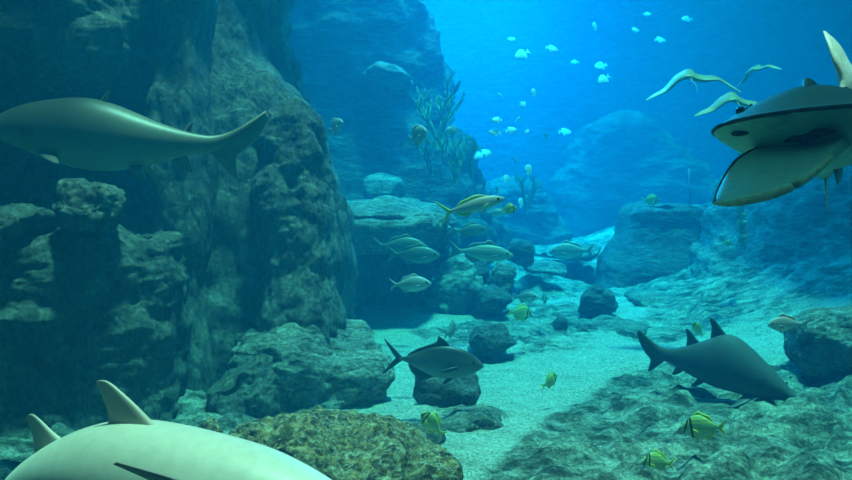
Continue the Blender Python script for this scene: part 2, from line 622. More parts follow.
bl('boulder', 492, 300, 11.2, 18, 12, .3, 55, M_DARK, 'low dark rock at the front of the rock pile', amp=.3, det=4)
bl('boulder', 520, 252, 13.2, 15, 13, .4, 56, M_DARK, 'dark rounded boulder above the rock pile', amp=.25, det=4)
bl('boulder', 440, 240, 12.8, 20, 14, .4, 156, M_ROCK, 'pale rock behind the two dim silver fish', amp=.25, det=4)
bl('boulder', 850, 344, 7.6, 52, 34, .6, 57, M_ROCK, 'rounded rock at the picture edge beside the pinkish fish', amp=.25, fr=2.0, det=6)
bl('boulder', 612, 330, 10.6, 40, 9, .6, 58, M_ROCK, 'long low ledge of flat rock beside the egg-shaped stone', amp=.4, fr=2.5, det=5)
bl('boulder', 545, 268, 13.8, 22, 6, .5, 59, M_ROCK, 'low pale rock shelf above the sand near the drop-off', amp=.4, fr=2.2, det=5)
bl('boulder', 570, 252, 15.5, 34, 8, .9, 159, M_ROCK, 'flat rock rim where the sand meets open blue water', amp=.4, fr=1.6, det=5)
bl('boulder', 728, 416, 6.5, 80, 10, .5, 60, M_ROCK, 'low ridged rock the dark grey shark hovers over', amp=.4, fr=1.9, det=6)
bl('boulder', 810, 462, 5.9, 120, 30, .8, 61, M_ROCK, 'broad ridged rock in the corner beyond the two porkfish', amp=.3, fr=1.8, det=6, tilt=-6)
bl('boulder', 560, 474, 5.7, 90, 28, .6, 62, M_ROCK, 'broad craggy rock rising from the sand beside the tan encrusted rock', amp=.3, fr=2.0, det=6, tilt=-12)
bl('boulder', 630, 408, 7.2, 60, 13, .5, 63, M_ROCK, 'sloping rock hump above the two porkfish', amp=.35, fr=2.0, det=6, tilt=-10)
bl('boulder', 655, 300, 12.4, 28, 8, .6, 64, M_ROCK, 'low ripple of pale rock below the flat-topped block', amp=.4, fr=2, det=5)
bl('boulder', 388, 75, 15.0, 26, 9, .6, 65, M_ROCK, 'pale jutting rock on the edge of the hazy rock face', amp=.4, fr=1.6, det=4, tilt=12)
bl('boulder', 384, 188, 14.4, 20, 14, .5, 66, M_ROCK, 'rounded pale boulder on a shelf of the hazy rock face', amp=.25, fr=1.6, det=4)
bl('boulder', 340, 206, 13.6, 70, 5, .7, 166, M_ROCK, 'long thin rock shelf along the hazy rock face', amp=.6, fr=1.4, det=5)

# thin rod on the block, rope column


def tube(pts, rad, n=8):
    vs, fs = [], []
    m = len(pts)
    for i, p in enumerate(pts):
        p = V(p)
        d = (V(pts[min(i + 1, m - 1)]) - V(pts[max(i - 1, 0)])).normalized()
        a = d.orthogonal().normalized()
        b = d.cross(a)
        r = rad[i] if isinstance(rad, (list, tuple)) else rad
        for k in range(n):
            t = 2 * pi * k / n
            vs.append(p + (a * cos(t) + b * sin(t)) * r)
    for i in range(m - 1):
        for k in range(n):
            a, b = i * n + k, i * n + (k + 1) % n
            fs.append((a, b, b + n, a + n))
    fs.append(tuple(range(n)))
    fs.append(tuple(range((m - 1) * n, m * n)))
    return vs, fs


M_ROD = plain('pinkish rod', (.42, .2, .17), .5)
r0 = at(689, 168, 15.2)
r1 = at(690, 212, 15.2)
vs, fs = tube([r0, r0.lerp(r1, .5), r1], .012)
o = link('rod', mesh_from(vs, fs), None, [M_ROD])
tag(o, 'thin pinkish rod standing on the flat-topped rock block', 'rod')
M_ROPE = plain('crusted rope', (.5, .52, .42), .9, .1, .6, 12)
pts, rr = [], []
for i in range(40):
    t = i / 39
    pts.append(at(741 + 1.2 * sin(t * 9), 150 + 92 * t, 11.2))
    rr.append(.05 + .022 * sin(i * 2.1) + .012 * random.random())
vs, fs = tube(pts, rr)
o = link('hanging_rope', mesh_from(vs, fs), None, [M_ROPE])
tag(o, 'knobbly overgrown rope hanging beside the flat-topped rock block', 'rope')

# ------------------------------------------------------------------ soft corals
M_CORAL = plain('yellow green coral', (.2, .22, .03), .8, .2, .4, 8)
M_CORAL2 = plain('olive coral', (.13, .17, .06), .8, .2, .4, 8)


def coral(base, h, seed, mat, label, spread=.5, group=None):
    rnd = random.Random(seed)
    V_, F_ = [], []

    def grow(p, d, ln, r, depth):
        pts = [p]
        q = V(p)
        for i in range(4):
            d = (d + V((rnd.uniform(-.25, .25), rnd.uniform(-.25, .25), rnd.uniform(-.05, .22)))).normalized()
            q = q + d * ln / 4
            pts.append(V(q))
        vs, fs = tube(pts, [r, r * .95, r * .9, r * .85, r * .7], 6)
        k = len(V_)
        V_.extend(vs)
        F_.extend([tuple(i + k for i in f) for f in fs])
        if depth > 0:
            for _ in range(rnd.choice((2, 3))):
                nd = (d + V((rnd.uniform(-1, 1) * spread * 1.6, rnd.uniform(-1, 1) * spread, rnd.uniform(0, .5)))).normalized()
                grow(pts[rnd.choice((2, 3, 4))], nd, ln * rnd.uniform(.6, .85), r * .72, depth - 1)

    for _ in range(3):
        grow(V(base), V((rnd.uniform(-.5, .5), rnd.uniform(-.4, .4), 1)).normalized(), h * .45, h * .028, 3)
    me = bpy.data.meshes.new('m')
    me.from_pydata([tuple(v) for v in V_], [], F_)
    me.polygons.foreach_set('use_smooth', [True] * len(me.polygons))
    o = link('soft_coral', me, None, [mat])
    tag(o, label, 'coral', group)


coral(at(438, 150, 15.2), 1.2, 1, M_CORAL, 'tall branching yellow-green coral on the edge of the hazy rock face, topmost of its slope')
coral(at(456, 184, 14.6), .9, 2, M_CORAL, 'bushy yellow-green coral just above the yellowtail fish')
coral(at(432, 176, 14.8), .7, 3, M_CORAL2, 'short olive coral below the topmost branching coral')
coral(at(472, 178, 14.8), .7, 4, M_CORAL2, 'dark olive coral bush between the rock face and the pale school')
coral(at(526, 214, 17.6), .9, 5, M_CORAL2, 'greenish coral stalks in front of the dim rock mound')

# ------------------------------------------------------------------ bony fish


def fish(name, L, hgt, wid, mats, prof='oval', fork=.5, dorsal=.35, tail_h=None, pec=.16, bendk=0.0, eye=.03, up=.5, spiny=False, detail=1):
    """bony fish of body length L facing +x, middle of the body at the origin. mats: body, fin, tail"""
    root = bpy.data.objects.new(name, None)
    COL.objects.link(root)
    mb, mf, mt = mats
    H = hgt * L
    sh = {'oval': [(0, .06), (.04, .24), (.12, .52), (.25, .83), (.4, 1.0), (.55, .95), (.72, .66), (.88, .3), (1, .17)],
          'disc': [(0, .05), (.03, .25), (.1, .52), (.25, .85), (.45, 1.0), (.62, .95), (.8, .62), (.92, .22), (1, .12)],
          'slim': [(0, .1), (.04, .35), (.12, .62), (.25, .88), (.4, 1.0), (.58, .9), (.76, .62), (.9, .36), (1, .24)],
          'jack': [(0, .05), (.05, .3), (.13, .57), (.27, .87), (.43, 1.0), (.6, .86), (.78, .5), (.92, .17), (1, .1)]}[prof]
    b = arc_bend(.05 * L, bendk / L) if bendk else no_bend
    X = lambda t: (.5 - t) * L
    hf = lambda t: next(h0 + (h1 - h0) * (t - t0) / (t1 - t0) for (t0, h0), (t1, h1) in zip(sh, sh[1:]) if t <= t1 + 1e-9)
    st = [(X(t), (.0 if t > .15 else -.04 * H * (1 - t / .15)), h * H * up, h * H * (1 - up), wid * L * (h ** .8) * (1 if t < .5 else (1 - .3 * (t - .5) / .5)), 2.0) for t, h in sh]
    link('body', loft(st, 20, 3, b), root, [mb])
    top = lambda t: H * up * hf(t)
    bot = lambda t: -H * (1 - up) * hf(t)
    th = .012 * L
    # tail fin with two lobes in one mesh
    tx = X(1.0) + .04 * L
    th2 = (tail_h or .42) * L / 2
    rz = max(.1 * H * .5, .02 * L)
    tl = .24 * L
    stt = [((tx - .95 * tl, 0, th2), (tx - 1.02 * tl, 0, th2 * .98), .3 * th),
           ((tx - .55 * tl, 0, th2 * .62), (tx - tl * (1 - .3 * fork), 0, th2 * .6), .7 * th),
           ((tx, 0, rz), (tx - tl * (1 - .75 * fork), 0, rz), th),
           ((tx + .02 * L, 0, 0), (tx - tl * (1 - .85 * fork), 0, 0), th),
           ((tx, 0, -rz), (tx - tl * (1 - .75 * fork), 0, -rz), th),
           ((tx - .55 * tl, 0, -th2 * .62), (tx - tl * (1 - .3 * fork), 0, -th2 * .6), .7 * th),
           ((tx - .95 * tl, 0, -th2), (tx - 1.02 * tl, 0, -th2 * .98), .3 * th)]
    link('tail_fin', wing(stt, 5, 3, b), root, [mt])
    # dorsal and anal fins stand on the back and belly lines
    dh = dorsal * H
    ts = (.27, .36, .48, .6, .72, .84)
    hs = (.1, .75, .8, .62, .6, .1) if not spiny else (.1, 1.0, .55, .5, .55, .1)
    if prof == 'jack':
        ts, hs = (.40, .44, .52, .64, .78, .9), (.1, 1.0, .45, .3, .25, .08)
    if prof == 'disc':
        ts, hs = (.32, .45, .6, .72, .8, .88), (.1, .5, .8, 1.0, .8, .2)
    link('dorsal_fin', wing([((X(t), 0, top(t) * .86), (X(t) - .1 * L * h, 0, top(t) + dh * h), th) for t, h in zip(ts, hs)], 5, 3, b), root, [mf])
    ta = (.58, .64, .72, .8, .88)
    ha = (.1, .9, .7, .5, .1)
    link('anal_fin', wing([((X(t), 0, bot(t) * .86), (X(t) - .1 * L * h, 0, bot(t) - dh * .9 * h), th) for t, h in zip(ta, ha)], 5, 3, b), root, [mf])
    w3 = wid * L
    for s in (-1, 1):
        y = s * w3 * .86
        link('pectoral_fin', wing([((X(.29), y, -.06 * H), (X(.31), y, -.16 * H), th),
                                   ((X(.37), y + s * .05 * L, -.08 * H), (X(.4), y + s * .045 * L, -.24 * H), .8 * th),
                                   ((X(.29 + pec), y + s * .07 * L, -.2 * H), (X(.3 + pec), y + s * .07 * L, -.22 * H), .3 * th)], 4, 3, b), root, [mf])
        if detail:
            z = bot(.36)
            link('pelvic_fin', wing([((X(.33), s * .25 * w3, z * .9), (X(.39), s * .25 * w3, z * .9), th),
                                     ((X(.4), s * .5 * w3, z - .1 * H), (X(.43), s * .5 * w3, z - .05 * H), .7 * th),
                                     ((X(.46), s * .6 * w3, z - .16 * H), (X(.47), s * .6 * w3, z - .15 * H), .3 * th)], 4, 3, b), root, [mf])
        ez = .12 * H * up * 2 * hf(.12)
        ey = wid * L * hf(.12) ** .8 * .9
        link('eye', ball((X(.12), s * ey, ez), eye * L, (1, .55, 1), 10, b), root, [M_EYE])
    return root


def fmats(nm, back, belly, fin, tail, H, **kw):
    return (skin_mat(nm + ' skin', back, belly, -.35 * H, .3 * H, **kw), plain(nm + ' fin', fin, .5), plain(nm + ' tail', tail, .5))


def put(o, px, py, D, yaw, label, cat='fish', pitch=0, roll=0, s=1.0, group=None):
    place(o, at(px, py, D), yaw, pitch, roll, s)
    return tag(o, label, cat, group)


# jack
L = .63
o = fish('jack_fish', L, .4, .075, fmats('jack', (.022, .035, .04), (.24, .29, .29), (.03, .045, .05), (.04, .055, .06), .4 * L), 'jack', .75, .28, .42, .2, .35, .022)
put(o, 441, 362, 6.3, -4, 'dark-backed silver jack swimming just above the dark round boulder', pitch=-3)
# yellowtail
L = .5
o = fish('yellowtail_fish', L, .24, .07, fmats('yellowtail', (.42, .26, .22), (.62, .55, .45), (.6, .6, .12), (.75, .72, .08), .24 * L, stripes=None), 'slim', .8, .3, .46, .14, .5, .026)
put(o, 477, 205, 7.4, 8, 'pinkish slender fish with a forked bright yellow tail', pitch=14)
# silver porgy
L = .32
porgy_m = fmats('porgy', (.34, .36, .38), (.72, .72, .72), (.4, .44, .46), (.5, .52, .52), .42 * L)
porgy = fish('porgy_fish', L, .42, .085, porgy_m, 'oval', .6, .2, .38, .2, .4, .032, spiny=True)
put(porgy, 413, 284, 7.3, -12, 'silver fish with a large eye in front of the dark cave hollow', pitch=5)


def again(src, px, py, D, yaw, label, pitch=0, roll=0, s=1.0, group=None, cat='fish'):
    return put(copy_tree(src), px, py, D, yaw, label, cat, pitch, roll, s, group)


L = .4
grunt = fish('grunt_fish', L, .38, .08, fmats('grunt', (.13, .16, .13), (.26, .31, .27), (.16, .19, .16), (.2, .23, .2), .38 * L), 'oval', .4, .22, .36, .16, .4, .026, spiny=True)  # skin darkened and greened: dimness of the haze put into the colour
put(grunt, 418, 255, 9.4, -6, 'dim silver fish under the rock ledge, lower and clearer of two', s=1.25)
again(grunt, 404, 246, 9.8, -4, 'dim silver fish under the rock ledge, fainter and higher of two', 0, 0, 1.35)
again(porgy, 568, 251, 12.5, 176, 'pale plump fish over the flat rock rim by open water', -2, 0, 1.75)
again(porgy, 527, 297, 9.8, -35, 'pale rounded fish behind the yellow porkfish over mid sand', 5, 0, .95)
again(grunt, 472, 230, 10.6, 12, 'dim round fish just under the yellowtail fish', 5, 0, .95)
again(porgy, 497, 213, 11.5, 0, 'faint silver fish close under the head of the yellowtail fish', 0, 0, .8)
again(grunt, 452, 329, 9.0, 80, 'dark narrow fish seen end-on between cave and notched boulder', 4, 0, 1.0)
again(grunt, 545, 298, 10.4, 85, 'small dark fish seen end-on above the egg-shaped stone', 6, 0, .85)
# snapper / grouper
L = .62
snap = fish('snapper_fish', L, .31, .075, fmats('snapper', (.22, .26, .26), (.5, .54, .52), (.2, .24, .24), (.2, .25, .25), .31 * L, stripes=((.36, .38, .3), 190)), 'oval', .35, .3, .34, .15, .4, .022, spiny=True)
put(snap, 486, 253, 9.6, -4, 'large grey snapper hanging over the rock pile', pitch=-4)
again(snap, 433, 229, 11.4, 2, 'dusky fish above the rock ledge, its dark tail towards the cave', -2, 0, .95)
again(snap, 358, 331, 7.9, 170, 'small dim fish on the shoulder of the mossy boulder', 0, 0, .3)
# hogfish
L = .27
hog = fish('hogfish', L, .43, .07, fmats('hogfish', (.62, .36, .32), (.82, .74, .68), (.5, .3, .26), (.7, .6, .52), .36 * .27), 'oval', .15, .25, .3, .16, .3, .026, spiny=True)
put(hog, 784, 324, 6.6, 186, 'pinkish-white fish beside the rounded rock at the picture edge')
# porkfish
L = .22
pork_m = fmats('porkfish', (.42, .5, .2), (.55, .6, .42), (.8, .72, .06), (.8, .72, .06), .56 * L, stripes=((.72, .66, .1), 260), bars=[(.235 * L, .028 * L, (.02, .025, .02), -.12), (.39 * L, .022 * L, (.02, .025, .02), .3)])
pork = fish('porkfish', L, .68, .09, pork_m, 'oval', .55, .18, .46, .2, .3, .03, spiny=True)
put(pork, 700, 427, 5.2, 168, 'yellow-finned porkfish with black head bars, larger of two together over the rocks', pitch=-4)
again(pork, 655, 462, 5.2, 192, 'small yellow porkfish below its larger neighbour', 8, 0, .82)
again(pork, 431, 422, 5.5, 160, 'lone yellow porkfish swimming upward between two rocks', 42, 0, .8)
again(pork, 522, 313, 9.4, 14, 'yellowish porkfish beside a pale round fish, over mid sand', -6, 0, 1.1)
again(pork, 551, 380, 7.0, 40, 'tiny yellow-green fish alone over the bright sand', 25, 0, .75)
again(pork, 697, 328, 8.9, 130, 'small olive-yellow fish behind the dorsal fin of the dark grey shark', 40, 0, .72)
again(pork, 652, 200, 13.8, 0, 'yellow fish at the top edge of the flat-topped rock block', 0, 0, 1.1)
again(pork, 728, 243, 12.6, 0, 'tiny yellow fish between the flat-topped block and the rock slope', 0, 0, .6)
again(pork, 510, 209, 7.9, -12, 'yellow-headed fish at the nose of the pinkish yellowtail fish', 10, 0, .6)
# pale schooling fish
L = .26
sp_m = fmats('school fish', (.42, .43, .41), (.62, .62, .58), (.6, .62, .58), (.66, .66, .62), .7 * L, bars=[(.38 * L, .03 * L, (.4, .42, .42), 0), (.17 * L, .03 * L, (.5, .52, .52), 0)])
spade = fish('schooling_fish', L, .66, .09, sp_m, 'disc', .3, .22, .5, .15, 0, .03, detail=0)
put(spade, 337, 126, 9.5, -50, 'pale deep-bodied fish alone in front of the hazy rock face', pitch=20, s=.95)
again(spade, 419, 135, 9.3, -55, 'pale deep-bodied fish in front of the branching corals', 15, 0, 1.15)
again(spade, 451, 131, 12.5, 195, 'small pale fish between the branching coral and open water', 0, 0, .7)
GR = 'pale fish schooling in open blue water'
GL = 'pale deep-bodied fish, one of the school in open blue water'
for (px, py, wpx, D, yaw, pt) in [
        (521, 55, 19, 15, 200, -25), (553, 49, 15, 15, 12, -10), (595, 26, 14, 16, 80, 50), (636, 30, 11, 17, 30, 0), (600, 66, 16, 18, 200, -10),
        (603, 80, 17, 15, 205, -30), (500, 95, 11, 15, 250, 10), (534, 92, 13, 14, 75, 45), (523, 105, 11, 14, 300, -40), (496, 120, 12, 13, 185, 0),
        (518, 119, 10, 13, 300, 25), (494, 132, 14, 13, 184, 8), (512, 130, 13, 13.5, 10, 8), (527, 132, 10, 13, 285, -15), (546, 136, 12, 13.5, 260, 30),
        (566, 132, 15, 17, 10, 0), (487, 153, 15, 15, 30, 10), (478, 156, 14, 15.5, 205, -35), (515, 160, 11, 13, 250, 45), (529, 169, 16, 13, 70, 45),
        (507, 178, 13, 13.5, 65, 35), (497, 189, 9, 13, 260, 50), (661, 40, 14, 18, 15, 0), (686, 19, 13, 19, 190, 0), (512, 39, 9, 18, 10, 0), (521, 202, 14, 14, 80, 50), (574, 62, 9, 20, 180, 0), (648, 14, 9, 20, 0, 0)]:
    again(spade, px, py, D, yaw, GL, pt, (-34 if cos(R(yaw)) > 0 else 34), wpx * D / F / (L * 1.3), GR)

# ------------------------------------------------------------------ sharks


def shark(name, L, mats, fat=1.0, bend=no_bend, d1=.36, d2=.64, dsz=1.0, d2sz=.5, pecdrop=-.5, snout=0.0, tail_up=.24, gill=True, pecsz=1.0, dw=1.0, near_up=None, tk=1.0, bk=1.0, hd=0.0, pt=0.0):
    """shark of length L facing +x; x=0 at the first dorsal fin"""
    root = bpy.data.objects.new(name, None)
    COL.objects.link(root)
    mb, mf = mats
    X = lambda t: (d1 - t) * L
    st = []
    for t, zc, tp, bt, w in [(.0, -.012, .004, .004, .006), (.012, -.010, .012, .010, .02), (.04, -.008, .026, .02, .038), (.09, -.004, .044, .034, .055), (.15, 0, .06, .048, .068), (.22, 0, .073, .062, .078),
                             (.30, 0, .084, .074, .082), (.38, 0, .088, .08, .082), (.46, 0, .081, .078, .075), (.54, 0, .066, .066, .062), (.62, 0, .05, .05, .046), (.70, .003, .035, .033, .031),
                             (.77, .008, .024, .021, .02), (.82, .014, .02, .018, .015), (.88, .04, .016, .014, .009), (.95, .09, .011, .010, .005), (1.0, .135, .005, .004, .003)]:
        g_ = max(min(1, (t + .03) / .5), .05) ** pt if pt else 1
        tp, w = tp * g_, w * g_ ** .6
        st.append((X(t), zc * L - hd * L * max(0, 1 - t / .4) ** 1.0, tp * L * fat * tk, bt * L * fat * bk, w * L * (.5 + .5 * fat), 2.1))
    link('body', loft(st, 32, 4, bend), root, [mb])
    top = lambda t: next((a[1] + a[2]) + ((b[1] + b[2]) - (a[1] + a[2])) * (X(t) - a[0]) / (b[0] - a[0]) for a, b in zip(st, st[1:]) if b[0] <= X(t))
    bot = lambda t: next((a[1] - a[3]) + ((b[1] - b[3]) - (a[1] - a[3])) * (X(t) - a[0]) / (b[0] - a[0]) for a, b in zip(st, st[1:]) if b[0] <= X(t))

    def dorsal(t, s):
        z = lambda q: top(q) - .012 * L
        e = s * dw
        return wing([((X(t - .045 * e), 0, z(t - .045 * e) - .01 * L), (X(t + .065 * e), 0, z(t + .065 * e)), .022 * L * s),
                     ((X(t + .0 * e), 0, z(t) + .05 * L * s), (X(t + .062 * e), 0, z(t) + .035 * L * s), .016 * L * s),
                     ((X(t + .03 * e), 0, z(t) + .09 * L * s), (X(t + .068 * e), 0, z(t) + .078 * L * s), .010 * L * s),
                     ((X(t + .054 * e), 0, z(t) + .117 * L * s), (X(t + .078 * e), 0, z(t) + .112 * L * s), .006 * L * s),
                     ((X(t + .068 * e), 0, z(t) + .121 * L * s), (X(t + .075 * e), 0, z(t) + .12 * L * s), .003 * L)], 8, 4, bend)
    link('dorsal_fin', dorsal(d1, dsz), root, [mf])
    link('dorsal_fin', dorsal(d2, d2sz), root, [mf])
    for s in (-1, 1):
        y0, z0 = s * .06 * L, -.045 * L * fat
        dr = near_up if (near_up is not None and s < 0) else pecdrop
        k = pecsz
        near = near_up is not None and s < 0
        zr = z0 + (.03 * L if near else 0)
        link('pectoral_fin', wing([((X(.215), y0 * .8, zr), (X(.30), y0 * .8, zr - .005 * L), .022 * L),
                                   ((X(.25), y0 + s * .05 * L * k, zr + dr * .05 * L), (X(.315), y0 + s * .045 * L * k, zr + dr * .05 * L), .015 * L),
                                   ((X(.30), y0 + s * .11 * L * k, zr + dr * .11 * L), (X(.34), y0 + s * .10 * L * k, zr + dr * .11 * L), .009 * L),
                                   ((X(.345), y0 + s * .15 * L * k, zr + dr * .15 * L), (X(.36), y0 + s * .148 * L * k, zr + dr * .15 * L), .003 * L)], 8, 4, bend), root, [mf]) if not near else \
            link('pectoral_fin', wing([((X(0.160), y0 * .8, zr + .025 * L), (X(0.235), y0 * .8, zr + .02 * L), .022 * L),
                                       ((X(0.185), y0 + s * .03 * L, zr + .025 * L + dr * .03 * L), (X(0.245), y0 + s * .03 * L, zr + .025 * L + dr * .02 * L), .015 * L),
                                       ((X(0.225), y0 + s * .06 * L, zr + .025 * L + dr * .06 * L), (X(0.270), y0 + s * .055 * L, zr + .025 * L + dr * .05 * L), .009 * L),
                                       ((X(0.285), y0 + s * .09 * L, zr + .025 * L + dr * .09 * L), (X(0.295), y0 + s * .088 * L, zr + .025 * L + dr * .085 * L), .003 * L)], 8, 4, bend), root, [plain('dark grey fin', (.16, .16, .14), .5)])  # near fin in a darker grey than the other fins
        zb = bot(.56)
        link('pelvic_fin', wing([((X(.53), s * .025 * L, zb + .015 * L), (X(.585), s * .02 * L, zb + .012 * L), .012 * L),
                                 ((X(.56), s * .05 * L, zb - .015 * L), (X(.6), s * .045 * L, zb - .012 * L), .008 * L),
                                 ((X(.595), s * .065 * L, zb - .035 * L), (X(.615), s * .062 * L, zb - .034 * L), .003 * L)], 6, 4, bend), root, [mf])
        e = ball((X(.075), s * .049 * L * (.5 + .5 * fat), .006 * L), .007 * L, (1, .5, 1), 10, bend)
        link('eye', e, root, [M_EYE])
        if gill:
            for g in range(5):
                xx = X(.175 + .011 * g)
                yy = s * (.0725 + .0012 * g) * L * (.5 + .5 * fat)
                gm = wing([((xx, yy, .022 * L), (xx - .0025 * L, yy, .022 * L), .002 * L), ((xx - .004 * L, yy + s * .0015 * L, 0), (xx - .008 * L, yy + s * .0015 * L, 0), .004 * L),
                           ((xx, yy - s * .004 * L, -.025 * L), (xx - .0025 * L, yy - s * .004 * L, -.025 * L), .002 * L)], 4, 3, bend)
                link('gill_slit', gm, root, [M_SLIT])
    zb = bot(.7)
    link('anal_fin', wing([((X(.67), 0, zb + .01 * L), (X(.73), 0, zb + .01 * L), .010 * L), ((X(.70), 0, zb - .025 * L), (X(.745), 0, zb - .02 * L), .007 * L),
                           ((X(.735), 0, zb - .045 * L), (X(.755), 0, zb - .044 * L), .003 * L)], 6, 4, bend), root, [mf])
    link('tail_fin', wing([((X(1.0), 0, .145 * L), (X(1.018), 0, .126 * L), .003 * L),
                           ((X(.94), 0, .102 * L), (X(.992), 0, .066 * L), .007 * L),
                           ((X(.87), 0, .055 * L), (X(.945), 0, .008 * L), .011 * L),
                           ((X(.80), 0, .022 * L), (X(.91), 0, -.02 * L), .013 * L),
                           ((X(.80), 0, -.006 * L), (X(.905), 0, -.045 * L), .011 * L),
                           ((X(.855), 0, -.062 * L), (X(.912), 0, -.078 * L), .006 * L),
                           ((X(.905), 0, -.105 * L), (X(.916), 0, -.107 * L), .003 * L)], 8, 4, bend), root, [mf])
    return root


# pale shark low in front
L = 2.05
ms = (skin_mat('pale shark skin', (.40, .42, .34), (.70, .74, .63), -.16, .12, nscale=25, mott=.18, bscale=2.2, rough=.5), plain('pale shark fin', (.42, .40, .33), .5, .4, .2, 6))
b = arc_bend(-.02, .55, .38)
o = shark('shark', L, ms, 1.0, b, d2=.565, dsz=.66, d2sz=.6, pecdrop=-.25, dw=1.7, near_up=.9)
place(o, at(148, 477, 2.75), -20, 1, 4)
tag(o, 'pale grey-green shark in close-up, cut off by the bottom of the picture', 'shark')

# dim shark up left
L = 1.72
ms = (skin_mat('olive shark skin', (.13, .135, .09), (.24, .27, .21), -.12, .10, nscale=30, bscale=3), plain('olive shark fin', (.2, .21, .17), .5))
b = arc_bend(-.3, -.9)
o = shark('shark', L, ms, 1.5, b, d1=.42, d2=.72, dsz=.42, d2sz=.35, pecdrop=-.12, pecsz=.8)
place(o, at(100, 137, 5.2), 178, 6, -6)
tag(o, 'olive-grey shark gliding in front of the dark sheer rock face, its snout cut off', 'shark')

# dark shark over the sand
L = 1.5
ms = (skin_mat('dark shark skin', (.06, .075, .075), (.16, .19, .185), -.26, -.06, nscale=30, bscale=3, rough=.75), plain('dark shark fin', (.055, .068, .068), .5))
b = arc_bend(.0, .35)
o = shark('shark', L, ms, 2.25, b, d1=.47, d2=.62, dsz=.85, d2sz=.75, dw=1.25, tk=1.2, bk=.65, hd=.085, pt=.55, pecdrop=-.45)
place(o, at(719, 369, 7.0), -30, -4, 0, .9)
tag(o, 'dark grey shark with two upright dorsal fins just above the sand', 'shark')

# ------------------------------------------------------------------ guitarfish up right
root = bpy.data.objects.new('guitarfish', None)
COL.objects.link(root)
M_GD = plain('guitarfish dorsal', (.62, .66, .6), .5)
M_GB = skin_mat('guitarfish skin', (.28, .26, .18), (.46, .74, .6), -.005, .03, nscale=40, bscale=7, blotch=((.10, .11, .09), 5, .62), rough=.5)  # white belly tinted green, the water's teal light put into its colour
M_GF = skin_mat('guitarfish fin', (.34, .44, .32), (.44, .68, .55), -.03, .02, nscale=45, bscale=6)
M_RIM = plain('guitarfish rim', (.06, .06, .045), .6, .3, .5, 20)
M_EDGE = plain('guitarfish fin edge', (.78, .92, .62), .6, .3, .3, 50)
M_MOUTH = plain('guitarfish mouth', (.05, .06, .05), .6, .2, .4, 40)
# x forward; head disc rounded, about .58 m wide
st = [(.02, 0, .006, .006, .03, 1.8), (.0, 0, .012, .012, .13, 1.7), (-.03, 0, .022, .022, .195, 1.6), (-.08, 0, .045, .04, .255, 1.55), (-.15, 0, .08, .066, .29, 1.55), (-.23, 0, .12, .09, .30, 1.6),
      (-.32, 0, .155, .11, .285, 1.65), (-.42, 0, .18, .12, .255, 1.75), (-.52, 0, .19, .12, .24, 1.85), (-.65, .005, .18, .11, .225, 1.95), (-.8, .01, .15, .095, .2, 2), (-.95, .02, .12, .075, .165, 2),
      (-1.15, .03, .09, .058, .12, 2), (-1.4, .04, .065, .045, .085, 2), (-1.7, .05, .045, .032, .055, 2), (-2.0, .06, .03, .022, .03, 2), (-2.25, .09, .016, .012, .012, 2)]
link('body', loft(st, 56, 5), root, [M_GB])
place(root, at(804, 112, 2.65), -117, 7, 5)
GM = (Matrix.Translation(root.location) @ root.rotation_euler.to_matrix().to_4x4()).inverted()


def loc(px, py, D):
    return GM @ at(px, py, D)


def mirror(st):
    return [(V((a[0], -a[1], a[2])), V((b[0], -b[1], b[2])), t) for a, b, t in st]


RAISED = [(V((-.40, .12, .02)), V((-.95, .1, .02)), .07), (V((-.42, .25, .06)), (V((-.93, .2, .05))), .05), (V((-.5, .38, .15)), V((-.88, .32, .12)), .035),
          (V((-.6, .47, .25)), V((-.82, .42, .22)), .02), (V((-.72, .52, .33)), V((-.76, .51, .32)), .006)]      # the other fin is lifted in the turn


